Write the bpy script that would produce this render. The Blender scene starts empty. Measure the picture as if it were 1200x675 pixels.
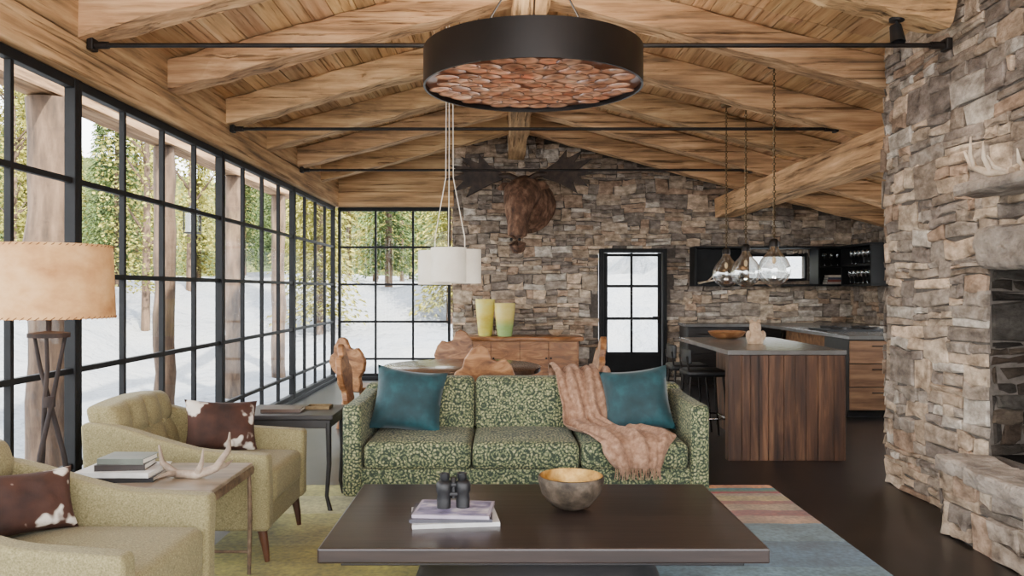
import bpy, bmesh, math, random
from mathutils import Vector, Matrix, noise
random.seed(7)
S=bpy.context.scene; COL=S.collection; R=random.uniform; PI=math.pi
def lin(c): return tuple((x/255/12.92 if x/255<=.04045 else ((x/255+.055)/1.055)**2.4) for x in c)+(1,)

# ------------------------------------------------------------ mesh builder
class MB:
    def __init__(s): s.v=[];s.f=[];s.c=[];s.mi=[];s.sm=[];s.T=Matrix()
    def add(s,vs,fs,col=(1,1,1),mi=0,smooth=False):
        b=len(s.v); T=s.T
        s.v+=[tuple(T@Vector(p)) for p in vs]; s.c+=[col]*len(vs)
        for f in fs:
            s.f.append(tuple(b+i for i in f)); s.mi.append(mi); s.sm.append(smooth)
        return s
    def rbox(s,cx,cy,cz,hx,hy,hz,r,m=1,k=2,fn=None,smooth=True,**kw):
        H=(hx,hy,hz); r=min(r,hx*.999,hy*.999,hz*.999); ax=[]
        for h in H:
            a=[-h+r*i/k for i in range(k)]; inn=h-r
            ax.append(a+[-inn+2*inn*j/m for j in range(m+1)]+[-x for x in reversed(a)])
        n=len(ax[0])-1; idx={}; vs=[]
        def V(key):
            if key in idx: return idx[key]
            p=Vector([ax[i][key[i]] for i in range(3)])
            q=Vector([max(-(h-r),min(h-r,t)) for h,t in zip(H,p)]); d=p-q
            if d.length>1e-9: p=q+d.normalized()*r
            if fn: p=Vector(fn(p.x,p.y,p.z))
            vs.append(p+Vector((cx,cy,cz))); idx[key]=len(vs)-1
            return idx[key]
        fs=[]
        for a in range(3):
            b,c=(a+1)%3,(a+2)%3
            for side in (0,n):
                for i in range(n):
                    for j in range(n):
                        ks=[]
                        for di,dj in ((0,0),(1,0),(1,1),(0,1)):
                            q=[0,0,0]; q[a]=side; q[b]=i+di; q[c]=j+dj; ks.append(V(tuple(q)))
                        fs.append(ks if side else ks[::-1])
        return s.add(vs,fs,smooth=smooth,**kw)
    def box(s,x0,x1,y0,y1,z0,z1,c=0,**k):
        if c: return s.rbox((x0+x1)/2,(y0+y1)/2,(z0+z1)/2,(x1-x0)/2,(y1-y0)/2,(z1-z0)/2,c,k=1,smooth=False,**k)
        vs=[(x,y,z) for x in (x0,x1) for y in (y0,y1) for z in (z0,z1)]
        return s.add(vs,[(0,1,3,2),(4,6,7,5),(0,4,5,1),(2,3,7,6),(0,2,6,4),(1,5,7,3)],**k)
    def tube(s,pts,r,n=8,up=None,smooth=True,**k):
        pts=[Vector(p) for p in pts]; N=len(pts)
        rs=r if isinstance(r,(list,tuple)) else [r]*N
        vs=[];fs=[]; ref=Vector(up) if up else None
        for i,p in enumerate(pts):
            t=(pts[min(i+1,N-1)]-pts[max(i-1,0)]).normalized()
            if ref is None:
                ref=Vector((0,0,1)) if abs(t.z)<.9 else Vector((1,0,0))
            a=ref-t*ref.dot(t)
            if a.length<1e-4: a=Vector((1,.1,0))-t*Vector((1,.1,0)).dot(t)
            a.normalize(); b=t.cross(a)
            if not up: ref=a
            ra,rb=rs[i] if isinstance(rs[i],(list,tuple)) else (rs[i],rs[i])
            for j in range(n):
                an=2*PI*j/n; vs.append(p+a*math.cos(an)*ra+b*math.sin(an)*rb)
        for i in range(N-1):
            for j in range(n):
                fs.append((i*n+j,i*n+(j+1)%n,(i+1)*n+(j+1)%n,(i+1)*n+j))
        fs.append(tuple(range(n))[::-1]); fs.append(tuple((N-1)*n+j for j in range(n)))
        return s.add(vs,fs,smooth=smooth,**k)
    def lathe(s,prof,n=32,cx=0,cy=0,cz=0,close=False,**k):
        vs=[];fs=[];N=len(prof)
        for r,z in prof:
            r=max(r,.0004)
            for j in range(n):
                a=2*PI*j/n; vs.append((cx+r*math.cos(a),cy+r*math.sin(a),cz+z))
        for i in range(N if close else N-1):
            q=(i+1)%N
            for j in range(n):
                fs.append((i*n+j,i*n+(j+1)%n,q*n+(j+1)%n,q*n+j))
        return s.add(vs,fs,smooth=True,**k)
    def prism(s,poly,a,b,axis='y',**k):
        def P(u,v,w): return {'y':(u,w,v),'x':(w,u,v),'z':(u,v,w)}[axis]
        n=len(poly); vs=[P(u,v,a) for u,v in poly]+[P(u,v,b) for u,v in poly]
        fs=[tuple(range(n)),tuple(range(2*n-1,n-1,-1))]+[(i,(i+1)%n,n+(i+1)%n,n+i) for i in range(n)]
        return s.add(vs,fs,**k)
    def grid(s,fn,nu,nv,smooth=True,**k):
        vs=[fn(i/nu,j/nv) for i in range(nu+1) for j in range(nv+1)]
        fs=[(i*(nv+1)+j,(i+1)*(nv+1)+j,(i+1)*(nv+1)+j+1,i*(nv+1)+j+1) for i in range(nu) for j in range(nv)]
        return s.add(vs,fs,smooth=smooth,**k)
    def ball(s,x,y,z,r,n=10,sx=1,sy=1,sz=1,**k):
        pr=[(math.sin(PI*i/n),-math.cos(PI*i/n)) for i in range(n+1)]
        T=s.T.copy(); s.T=T@Matrix.Translation((x,y,z))@Matrix.Diagonal((r*sx,r*sy,r*sz,1))
        s.lathe(pr,n+4,**k); s.T=T; return s
    def build(s,name,mat,parent=None,loc=None,rot=None,recalc=True,merge=0,thick=0):
        me=bpy.data.meshes.new(name); me.from_pydata(s.v,[],s.f)
        me.polygons.foreach_set('use_smooth',s.sm); me.polygons.foreach_set('material_index',s.mi)
        at=me.attributes.new('Col','FLOAT_COLOR','POINT')
        at.data.foreach_set('color',[x for c in s.c for x in (c[0],c[1],c[2],1)])
        for m in (mat if isinstance(mat,(list,tuple)) else [mat]): me.materials.append(m)
        if recalc or merge:
            bm=bmesh.new(); bm.from_mesh(me)
            if merge: bmesh.ops.remove_doubles(bm,verts=bm.verts,dist=merge)
            if recalc: bmesh.ops.recalc_face_normals(bm,faces=bm.faces)
            bm.to_mesh(me); bm.free()
        if any(s.sm): me.set_sharp_from_angle(angle=math.radians(52))
        o=bpy.data.objects.new(name,me); COL.objects.link(o)
        if parent: o.parent=parent
        if loc: o.location=loc
        if rot: o.rotation_euler=rot
        if thick:
            md=o.modifiers.new('t','SOLIDIFY'); md.thickness=thick; md.offset=0
        return o
def tag(o,label,cat,group=None):
    o['label']=label; o['category']=cat
    if group: o['group']=group
    return o
def st(o): o['kind']='structure'; return o
def empty(name,label,cat,loc=(0,0,0),rz=0,group=None):
    o=bpy.data.objects.new(name,None); COL.objects.link(o); o.location=loc; o.rotation_euler=(0,0,rz)
    o.empty_display_size=.05
    return tag(o,label,cat,group)
def copy_tree(o,parent=None):
    c=o.copy(); COL.objects.link(c)
    if parent: c.parent=parent
    for ch in list(o.children): copy_tree(ch,c)
    return c
def copy_thing(o,label,loc,rz=0,scale=None):
    c=copy_tree(o); c['label']=label; c.location=loc; c.rotation_euler=(0,0,rz)
    if scale: c.scale=(scale,)*3
    return c

# ------------------------------------------------------------ materials
def mk(name,cols,sc=(4,4,4),rough=.6,metal=0,bump=0,bsc=None,attr=False,pos=None,detail=6,dist=0,spec=.4,
       emit=0,tex='noise',bdist=.01,sheen=0,streak=None,coat=0,sk=.6):
    m=bpy.data.materials.new(name); m.use_nodes=True; nt=m.node_tree; N=nt.nodes; L=nt.links
    b=N['Principled BSDF']; b.inputs['Roughness'].default_value=rough; b.inputs['Metallic'].default_value=metal
    b.inputs['Specular IOR Level'].default_value=spec; b.inputs['Sheen Weight'].default_value=sheen
    b.inputs['Coat Weight'].default_value=coat
    tc=N.new('ShaderNodeTexCoord')
    def noi(s,ds=None):
        mp=N.new('ShaderNodeMapping'); L.new(tc.outputs['Object'],mp.inputs['Vector']); mp.inputs['Scale'].default_value=s if isinstance(s,(tuple,list)) else (s,)*3
        if tex=='voronoi':
            t=N.new('ShaderNodeTexVoronoi'); t.inputs['Scale'].default_value=1; o=t.outputs['Distance']
        else:
            t=N.new('ShaderNodeTexNoise'); t.inputs['Scale'].default_value=1; t.inputs['Detail'].default_value=detail; t.inputs['Distortion'].default_value=dist if ds is None else ds
            t.inputs['Roughness'].default_value=.6; o=t.outputs['Fac']
        L.new(mp.outputs['Vector'],t.inputs['Vector']); return o
    rp=N.new('ShaderNodeValToRGB'); e=rp.color_ramp.elements; n=len(cols)
    if n==1: cols=[cols[0],cols[0]]; n=2
    if pos is None: pos=[.3+.4*i/(n-1) for i in range(n)]
    while len(e)<n: e.new(.5)
    for i in range(n): e[i].position=pos[i]; e[i].color=lin(cols[i])
    L.new(noi(sc),rp.inputs['Fac']); out=rp.outputs['Color']
    def mul(a,bb,f=1):
        mx=N.new('ShaderNodeMix'); mx.data_type='RGBA'; mx.blend_type='MULTIPLY'; mx.inputs['Factor'].default_value=f
        L.new(a,mx.inputs['A']); L.new(bb,mx.inputs['B']); return mx.outputs['Result']
    height=None
    if streak:                      # dark checks running along the grain
        r2=N.new('ShaderNodeValToRGB'); r2.color_ramp.elements[0].position=.34; r2.color_ramp.elements[0].color=(.24,.21,.19,1)
        r2.color_ramp.elements[1].position=.42; r2.color_ramp.elements[1].color=(1,1,1,1)
        sn=noi(streak,0); L.new(sn,r2.inputs['Fac']); out=mul(out,r2.outputs['Color'],sk); height=r2.outputs['Color']
        # broad grey weathering
        r3=N.new('ShaderNodeValToRGB'); r3.color_ramp.elements[0].position=.38; r3.color_ramp.elements[0].color=(.62,.60,.60,1)
        r3.color_ramp.elements[1].position=.6; r3.color_ramp.elements[1].color=(1,1,1,1)
        L.new(noi(1.7,.1),r3.inputs['Fac']); out=mul(out,r3.outputs['Color'],.35)
    if attr:
        a=N.new('ShaderNodeAttribute'); a.attribute_name='Col'; out=mul(out,a.outputs['Color'])
    L.new(out,b.inputs['Base Color'])
    if emit: L.new(out,b.inputs['Emission Color']); b.inputs['Emission Strength'].default_value=emit
    if bump:
        bp=N.new('ShaderNodeBump'); bp.inputs['Strength'].default_value=bump; bp.inputs['Distance'].default_value=bdist
        L.new(noi(bsc or sc),bp.inputs['Height']); last=bp.outputs['Normal']
        if height:
            b2=N.new('ShaderNodeBump'); b2.inputs['Strength'].default_value=.8; b2.inputs['Distance'].default_value=.014
            L.new(height,b2.inputs['Height']); L.new(last,b2.inputs['Normal']); last=b2.outputs['Normal']
        L.new(last,b.inputs['Normal'])
    return m
def glassy(name,tint=(255,255,255),fac=.06,rough=.02,base=.4):
    m=bpy.data.materials.new(name); m.use_nodes=True; nt=m.node_tree; N=nt.nodes; L=nt.links
    N.remove(N['Principled BSDF']); o=N['Material Output']
    t=N.new('ShaderNodeBsdfTransparent'); t.inputs[0].default_value=lin(tint)
    g=N.new('ShaderNodeBsdfGlossy'); g.inputs['Roughness'].default_value=rough
    lw=N.new('ShaderNodeLayerWeight'); lw.inputs['Blend'].default_value=.25
    ma=N.new('ShaderNodeMath'); ma.operation='MULTIPLY_ADD'; ma.inputs[1].default_value=fac*4; ma.inputs[2].default_value=fac*base; ma.use_clamp=True
    L.new(lw.outputs['Facing'],ma.inputs[0])
    mx=N.new('ShaderNodeMixShader'); L.new(ma.outputs[0],mx.inputs[0]); L.new(t.outputs[0],mx.inputs[1]); L.new(g.outputs[0],mx.inputs[2])
    L.new(mx.outputs[0],o.inputs['Surface']); return m
WD=[(166,126,88),(214,170,124),(236,202,158)]
WG=[(116,94,72),(196,156,114),(234,198,152)]
timX=mk('timber_x',WG,(.9,15,15),.85,bump=.9,bsc=(3,36,36),attr=True,dist=0,spec=.2,streak=(.7,24,24),detail=9,sk=.8)
timY=mk('timber_y',WG,(15,.9,15),.85,bump=.9,bsc=(36,3,36),attr=True,dist=0,spec=.2,streak=(24,.7,24),detail=9,sk=.8)
plank=mk('ceiling_plank',WD,(16,1.0,16),.8,bump=.25,bsc=(40,2,40),attr=True,dist=0,spec=.2,streak=(34,1.2,34),detail=8,sk=.45)
stone=mk('ledge_stone',[(142,136,130),(203,198,192),(255,252,248)],(9,9,14),.9,bump=1,bsc=(20,20,28),attr=True,bdist=.022,detail=8,spec=.2)
mortar=mk('mortar',[(70,64,58),(102,94,86)],(20,20,20),.95,bump=.5)
steel=mk('black_steel',[(17,17,18),(27,27,28)],(6,6,6),.6,spec=.2)
iron=mk('dark_iron',[(22,19,18),(40,34,30)],(8,8,8),.5,metal=.5,bump=.1)
floorm=mk('dark_concrete',[(16,14,13),(30,25,23),(46,39,35)],(1.6,1.6,1.6),.32,detail=8,spec=.45)
glass=glassy('window_glass',(250,253,252),.03)
snow=mk('snow',[(122,126,133),(142,141,139)],(.4,.4,.4),.9,bump=1,bsc=(.9,.9,.9),bdist=.5,spec=.1)
bark=mk('log_bark',[(46,36,29),(82,64,50),(110,88,70)],(10,10,2),.9,bump=.8,bsc=(18,18,4))
pinem=mk('pine_needle',[(34,50,24),(68,86,38),(108,114,54)],(1,1,1),.8,attr=True)
aspm=mk('aspen_leaf',[(82,88,30),(128,122,46),(162,150,70)],(1,1,1),.8,attr=True)
olive=mk('olive_tweed',[(92,85,56),(120,110,75),(146,135,97)],(160,160,160),.9,bump=.35,bsc=(260,260,260),sheen=.05,bdist=.004)
legw=mk('dark_walnut',[(38,22,14),(66,38,24),(88,54,34)],(6,6,2),.4,bump=.1)
espresso=mk('espresso_wood',[(30,24,21),(42,33,29),(55,44,39)],(1.2,16,16),.28,bump=.05,bsc=(3,40,40))
blackw=mk('black_wood',[(24,22,22),(40,36,34)],(3,20,20),.4)
teal=mk('teal_velvet',[(4,34,38),(8,48,54),(16,68,74)],(7,7,7),.7,sheen=.15,bump=.1)
throwm=mk('throw_wool',[(112,82,62),(143,109,86),(170,136,111)],(30,30,30),.95,bump=.5,bsc=(120,120,120),sheen=.05)
cow=mk('cowhide',[(30,16,11),(62,34,22),(206,196,182)],(5,5,5),.8,pos=[.3,.55,.59],detail=3,bump=.2,bsc=(80,80,80))
bronze=mk('bronze',[(42,37,32),(78,68,57),(110,96,82)],(16,16,16),.5,metal=.5,bump=.5,bsc=(34,34,34))
gold=mk('gold_leaf',[(118,86,42),(166,128,66),(196,160,96)],(18,18,18),.42,metal=.7,bump=.3)
drumm=mk('drum_bronze',[(18,15,14),(32,26,23)],(3,3,3),.4,metal=.4)
parch=mk('parchment',[(164,114,68),(194,146,94),(212,170,120)],(5,5,7),.8,emit=.22)
seam=mk('shade_lacing',[(112,74,46)],rough=.8)
twig=mk('twig_bark',[(20,15,13),(36,27,24),(54,43,37)],(14,14,5),.85,bump=.6)
cream=mk('cream_shade',[(208,198,180),(222,214,198)],(6,6,6),.8,emit=.3)
rust=mk('rusty_metal',[(60,46,36),(96,76,58),(122,102,80)],(22,22,22),.6,metal=.35,bump=.2)
tablew=mk('weathered_top',[(76,64,52),(114,98,80),(142,126,106)],(2,14,14),.35,bump=.1)
bone=mk('antler_bone',[(150,126,104),(198,178,154),(222,206,184)],(9,9,9),.6,bump=.25)
greybone=mk('grey_antler',[(96,80,66),(142,123,105),(178,160,141)],(9,9,9),.6,bump=.25)
burl=mk('carved_wood',[(84,52,30),(136,92,56),(176,130,88)],(5,5,14),.45,dist=1.2,bump=.1)
redw=mk('slab_wood',[(84,52,30),(138,90,52),(178,128,84)],(2,6,10),.35,dist=1.5)
dtop=mk('dining_top',[(52,38,30),(82,62,50),(108,86,72)],(2,6,10),.2,dist=.5)
barn=mk('barn_plank',[(40,26,18),(86,58,40),(136,100,72)],(14,14,1.1),.55,attr=True,bump=.5,bsc=(34,34,3),dist=.5)
slate=mk('slate_top',[(84,82,80),(112,109,106)],(4,4,4),.25)
draw=mk('oak_drawer',[(88,60,40),(126,90,62),(156,118,84)],(1.5,12,14),.5,bump=.1)
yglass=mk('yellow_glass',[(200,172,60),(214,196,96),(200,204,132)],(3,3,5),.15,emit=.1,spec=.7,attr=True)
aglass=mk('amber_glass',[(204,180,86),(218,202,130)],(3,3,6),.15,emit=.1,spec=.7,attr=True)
pend=glassy('seeded_glass',(240,240,236),.24,.04,1.3)
clear=glassy('clear_glass',(215,224,224),.3,.03)
bulbm=mk('bulb',[(235,205,160)],emit=.35)
chrome=mk('chrome',[(190,190,190)],rough=.2,metal=1)
brass=mk('aged_brass',[(84,68,46),(116,96,66)],(20,20,20),.45,metal=.7)
moosem=mk('moose_hide',[(48,34,27),(106,76,58),(162,126,100)],(10,10,6),.85,bump=1,bsc=(20,20,10),bdist=.014,detail=9)
antm=mk('moose_antler',[(32,24,19),(54,41,33),(76,60,48)],(9,9,9),.6,bump=.4)
blk=mk('black_rubber',[(16,16,17),(28,28,30)],(30,30,30),.5)
paper=mk('page_edges',[(214,206,190),(234,228,216)],(2,2,180),.9)
printm=mk('cover_print',[(46,42,60),(120,112,140),(206,196,196)],(9,16,9),.35,detail=5)
soot=mk('firebox_soot',[(7,6,6),(18,15,13)],(6,6,6),.95,spec=.1)
ceram=mk('sand_ceramic',[(150,120,92),(196,168,138)],(24,24,24),.7,bump=.4)
flag=mk('flagstone',[(104,95,88),(148,136,124),(182,168,154)],(6,6,9),.9,bump=1,bsc=(16,16,22),bdist=.04,detail=8)
hillm=mk('forest_hill',[(34,46,24),(66,76,38),(102,102,54),(150,154,152)],(.6,.6,.6),.95,pos=[.3,.5,.64,.76])
def cm(name,c,r=.5,**k): return mk(name,[tuple(max(0,x*.8) for x in c),c],(8,8,8),r,**k)

# sofa fabric : sage spots with connected dark outlines gathered in rosettes
def sofa_fabric():
    m=bpy.data.materials.new('rosette_fabric'); m.use_nodes=True; nt=m.node_tree; N=nt.nodes; L=nt.links
    b=N['Principled BSDF']; b.inputs['Roughness'].default_value=.85; b.inputs['Sheen Weight'].default_value=.05
    tc=N.new('ShaderNodeTexCoord')
    def vor(scale,feat='F1'):
        v=N.new('ShaderNodeTexVoronoi'); v.inputs['Scale'].default_value=scale; v.feature=feat; v.inputs['Randomness'].default_value=.85
        L.new(tc.outputs['Object'],v.inputs['Vector']); return v.outputs['Distance']
    def mth(op,a,b_=None,c=None):
        n=N.new('ShaderNodeMath'); n.operation=op
        for i,x in enumerate((a,b_,c)):
            if x is None: continue
            if isinstance(x,(int,float)): n.inputs[i].default_value=x
            else: L.new(x,n.inputs[i])
        return n.outputs[0]
    big=mth('SINE',mth('MULTIPLY',vor(12),25)); small=vor(50,'DISTANCE_TO_EDGE')
    f=mth('MULTIPLY_ADD',big,.10,small)
    rp=N.new('ShaderNodeValToRGB'); e=rp.color_ramp.elements; e.new(.5); e.new(.6)
    for i,(p,cc) in enumerate([(.02,(34,45,31)),(.10,(64,76,52)),(.2,(108,112,77)),(.4,(148,143,104))]): e[i].position=p; e[i].color=lin(cc)
    L.new(f,rp.inputs['Fac']); L.new(rp.outputs['Color'],b.inputs['Base Color'])
    return m
rosette=sofa_fabric()
def rug_mat():
    m=bpy.data.materials.new('striped_rug_wool'); m.use_nodes=True; nt=m.node_tree; N=nt.nodes; L=nt.links
    b=N['Principled BSDF']; b.inputs['Roughness'].default_value=.95; b.inputs['Sheen Weight'].default_value=.1
    tc=N.new('ShaderNodeTexCoord'); sp=N.new('ShaderNodeSeparateXYZ'); L.new(tc.outputs['Object'],sp.inputs[0])
    no=N.new('ShaderNodeTexNoise'); no.inputs['Scale'].default_value=6; no.inputs['Detail'].default_value=6; L.new(tc.outputs['Object'],no.inputs['Vector'])
    def mr(src,a,c):
        r=N.new('ShaderNodeMapRange'); r.inputs['From Min'].default_value=a; r.inputs['From Max'].default_value=c; L.new(src,r.inputs['Value']); return r.outputs[0]
    def ramp(src,items,const=True):
        rp=N.new('ShaderNodeValToRGB'); e=rp.color_ramp.elements
        if const: rp.color_ramp.interpolation='CONSTANT'
        while len(e)<len(items): e.new(.5)
        for i,(p,c) in enumerate(items): e[i].position=p; e[i].color=lin(c)
        L.new(src,rp.inputs['Fac']); return rp.outputs['Color']
    yb=mr(sp.outputs['Y'],-1.785,1.785)
    ad=N.new('ShaderNodeMath'); ad.operation='MULTIPLY_ADD'; ad.inputs[1].default_value=.02; L.new(no.outputs['Fac'],ad.inputs[0]); L.new(yb,ad.inputs[2])
    right=ramp(ad.outputs[0],[(0,(84,116,138)),(.3,(104,138,152)),(.52,(84,116,138)),(.64,(108,138,148)),(.735,(206,160,116)),(.785,(176,92,60)),(.82,(226,186,136)),(.86,(196,118,80)),(.885,(228,196,120)),(.92,(222,188,140)),(.94,(214,60,34)),(.955,(96,140,84)),(.968,(50,132,136)),(.982,(240,150,52))])
    left=ramp(ad.outputs[0],[(0,(150,142,48)),(.2,(176,164,64)),(.42,(60,104,126)),(.455,(168,156,54)),(.62,(186,176,84)),(.8,(198,186,120)),(.92,(176,166,78))])
    xf=mr(sp.outputs['X'],-.5,-.2)
    mx=N.new('ShaderNodeMix'); mx.data_type='RGBA'; L.new(xf,mx.inputs['Factor']); L.new(left,mx.inputs['A']); L.new(right,mx.inputs['B'])
    n2=N.new('ShaderNodeTexNoise'); n2.inputs['Scale'].default_value=40; n2.inputs['Detail'].default_value=5; L.new(tc.outputs['Object'],n2.inputs['Vector'])
    g=ramp(n2.outputs['Fac'],[(.3,(160,160,160)),(.7,(255,255,255))],False)
    n3=N.new('ShaderNodeTexNoise'); n3.inputs['Scale'].default_value=3; n3.inputs['Detail'].default_value=8; L.new(tc.outputs['Object'],n3.inputs['Vector'])
    g3=ramp(n3.outputs['Fac'],[(.35,(176,176,172)),(.65,(255,255,255))],False)
    mm=N.new('ShaderNodeMix'); mm.data_type='RGBA'; mm.blend_type='MULTIPLY'; mm.inputs['Factor'].default_value=.8
    L.new(mx.outputs['Result'],mm.inputs['A']); L.new(g,mm.inputs['B'])
    m2=N.new('ShaderNodeMix'); m2.data_type='RGBA'; m2.blend_type='MULTIPLY'; m2.inputs['Factor'].default_value=.9
    L.new(mm.outputs['Result'],m2.inputs['A']); L.new(g3,m2.inputs['B']); L.new(m2.outputs['Result'],b.inputs['Base Color'])
    bp=N.new('ShaderNodeBump'); bp.inputs['Strength'].default_value=.4; bp.inputs['Distance'].default_value=.005; L.new(n2.outputs['Fac'],bp.inputs['Height']); L.new(bp.outputs['Normal'],b.inputs['Normal'])
    return m

# ------------------------------------------------------------ camera
cam=bpy.data.objects.new('camera',bpy.data.cameras.new('camera')); COL.objects.link(cam)
cam.location=(0,0,1.42); cam.rotation_euler=(PI/2,0,0); cam.data.lens=28.5; cam.data.sensor_width=36
cam.data.shift_x=10/1200; cam.data.shift_y=2.5/1200; cam.data.clip_start=.05; cam.data.clip_end=400
S.camera=cam

# ------------------------------------------------------------ shell
zr=lambda x:3.94-.26*abs(x-.2)     # underside of planks
zb=lambda x:3.70-.26*abs(x-.2)     # underside of rafters
FY=12.8
st(MB().box(-2.78,5.7,-1.2,13,-.2,0).build('floor',floorm))
m=MB()
def slope_box(x0,x1,y0,y1,t0,t1,col,mi=0):
    vs=[(x,y,zr(x)+t) for x in (x0,x1) for y in (y0,y1) for t in (t0,t1)]
    m.add(vs,[(0,1,3,2),(4,6,7,5),(0,4,5,1),(2,3,7,6),(0,2,6,4),(1,5,7,3)],col=col,mi=mi)
def planks(xa,xb,ya,yb):
    x=xa
    while x<xb-.01:
        w=min(R(.13,.2),xb-x); y=ya-R(0,2.6)
        while y<yb:
            y2=y+2.63
            k=R(.7,1.12); c=(k,k*R(.94,1.02),k*R(.86,1.0))
            if min(y2,yb)-max(y,ya)>.05: slope_box(x+.004,x+w-.004,max(y,ya)+.002,min(y2,yb)-.002,R(0,.006),.03,c)
            y=y2
        x+=w
planks(-3.1,.2,-1.2,13); planks(.2,4.6,-1.2,2.0); planks(.2,2.95,2.0,6.0); planks(.2,5.7,6.0,13)  # overhang past the open near right side is unseen, added to block sun
slope_box(-3.2,.2,-1.2,13.1,.04,.16,(1,1,1),1); slope_box(.2,5.9,-1.2,13.1,.04,.16,(1,1,1),1)
st(m.build('ceiling',[plank,mortar]))

def timber(name,p0,p1,w,h,mat,n=18,jit=.013,tone=None):
    p0=Vector(p0);p1=Vector(p1); t=(p1-p0).normalized()
    side=t.cross(Vector((0,0,1))).normalized(); up=side.cross(t)
    m=MB(); vs=[];fs=[]; c=.012
    sec=[(-w/2+c,-h/2),(w/2-c,-h/2),(w/2,-h/2+c),(w/2,h/2-c),(w/2-c,h/2),(-w/2+c,h/2),(-w/2,h/2-c),(-w/2,-h/2+c)]
    for i in range(n+1):
        p=p0+(p1-p0)*i/n
        for a,b in sec:
            vs.append(p+side*(a+R(-jit,jit))+up*(b+R(-jit,jit)))
    for i in range(n):
        for j in range(8): fs.append((i*8+j,i*8+(j+1)%8,(i+1)*8+(j+1)%8,(i+1)*8+j))
    fs+=[tuple(range(8)),tuple(n*8+j for j in range(8))]
    k=tone or R(.84,1.06)
    m.add(vs,fs,col=(k,k*R(.95,1),k*R(.9,.98)))
    return m.build(name,mat)
RY=[5.05,6.36,7.67,8.98,10.3,11.6]; OW=['nearest the camera','second from the camera','third from the camera','fourth from the camera','fifth from the camera','nearest the end wall']
for i,y in enumerate(RY):
    a=-2.85; b=.06
    tag(timber('timber_rafter',(a,y,zb(a)+.115),(b,y,zb(b)+.115),.22,.23,timX),'hand hewn timber rafter on the window side slope, '+OW[i],'rafter','rafters above the windows')
    a=.34; b=2.76 if y<6 else 5.5
    tag(timber('timber_rafter',(a,y,zb(a)+.115),(b,y,zb(b)+.115),.22,.23,timX,n=24),'hand hewn timber rafter on the fireplace side slope, '+OW[i],'rafter','rafters on the fireplace side')
tag(timber('ridge_beam',(.2,-1,3.63),(.2,12.7,3.63),.26,.34,timY,n=40),'long timber ridge beam along the peak of the plank ceiling','beam')
tag(timber('support_beam',(3.48,6.06,2.71),(3.48,12.7,2.71),.34,.30,timY,n=30,tone=1.25,jit=.010),'massive pale timber beam running from stone fireplace to end wall','beam')
# left wall: low sill, header, windows
st(MB().box(-2.74,-2.62,-1.2,FY,0,.05,c=.006).build('wall_left',steel))
m=MB()
for z0,z1 in ((2.735,2.96),(2.965,3.25)):
    k=R(.85,1.0); m.rbox(-2.72,5.8,(z0+z1)/2,.13,7.0,(z1-z0)/2,.012,m=1,k=1,smooth=False,col=(k,k,k*.95))
st(m.build('trim_1',timY))
ZR=[.07,.33,.92,1.51,2.1,2.7]
def window(n,axis,pos,a0,a1,cols,zs,post=.042,pd=.035):
    m=MB(); g=MB()
    def bar(u0,u1,z0,z1,d):
        if axis=='x': m.box(pos-d,pos+d,u0,u1,z0,z1,c=.004)
        else: m.box(u0,u1,pos-d,pos+d,z0,z1,c=.004)
    bar(a0,a0+post,zs[0]-.03,zs[-1]+.03,pd); bar(a1-post,a1,zs[0]-.03,zs[-1]+.03,pd)
    for i in range(1,cols):
        u=a0+(a1-a0)*i/cols; bar(u-.017,u+.017,zs[0],zs[-1],.02)
    for j,z in enumerate(zs):
        e=.03 if j in (0,len(zs)-1) else .018; bar(a0,a1,z-e,z+e,.03 if e>.025 else .019)
    for i in range(cols):
        for j in range(len(zs)-1):
            u0=a0+(a1-a0)*i/cols; u1=a0+(a1-a0)*(i+1)/cols
            q=[(u0,zs[j]),(u1,zs[j]),(u1,zs[j+1]),(u0,zs[j+1])]
            g.add([(pos,u,z) if axis=='x' else (u,pos,z) for u,z in q],[(0,1,2,3)])
    o=st(m.build('window_%d'%n,steel)); g.build('window_pane',glass,o,recalc=False); return o
BY=[-.2,2.42,5.05,7.67,10.3,12.76]
for i in range(5): window(i+1,'x',-2.68,BY[i],BY[i+1],4,ZR)
window(6,'y',12.86,-2.62,-.84,3,ZR)
st(MB().box(-2.74,-.8,12.78,12.94,0,.05,c=.006).build('trim_2',steel))
m=MB()
for z0,z1 in ((2.735,2.96),(2.965,3.2)):
    k=R(.9,1.05); m.box(-2.74,-.78,12.74-R(0,.03),12.96,z0,z1,c=.012,col=(k,k,k*.95))
m.prism([(-2.7,3.2),(-.78,3.2),(-.78,zr(-.78)),(-2.7,zr(-2.7))],12.78,12.96,col=(.85,.85,.8))
st(m.build('trim_3',timX))

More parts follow.
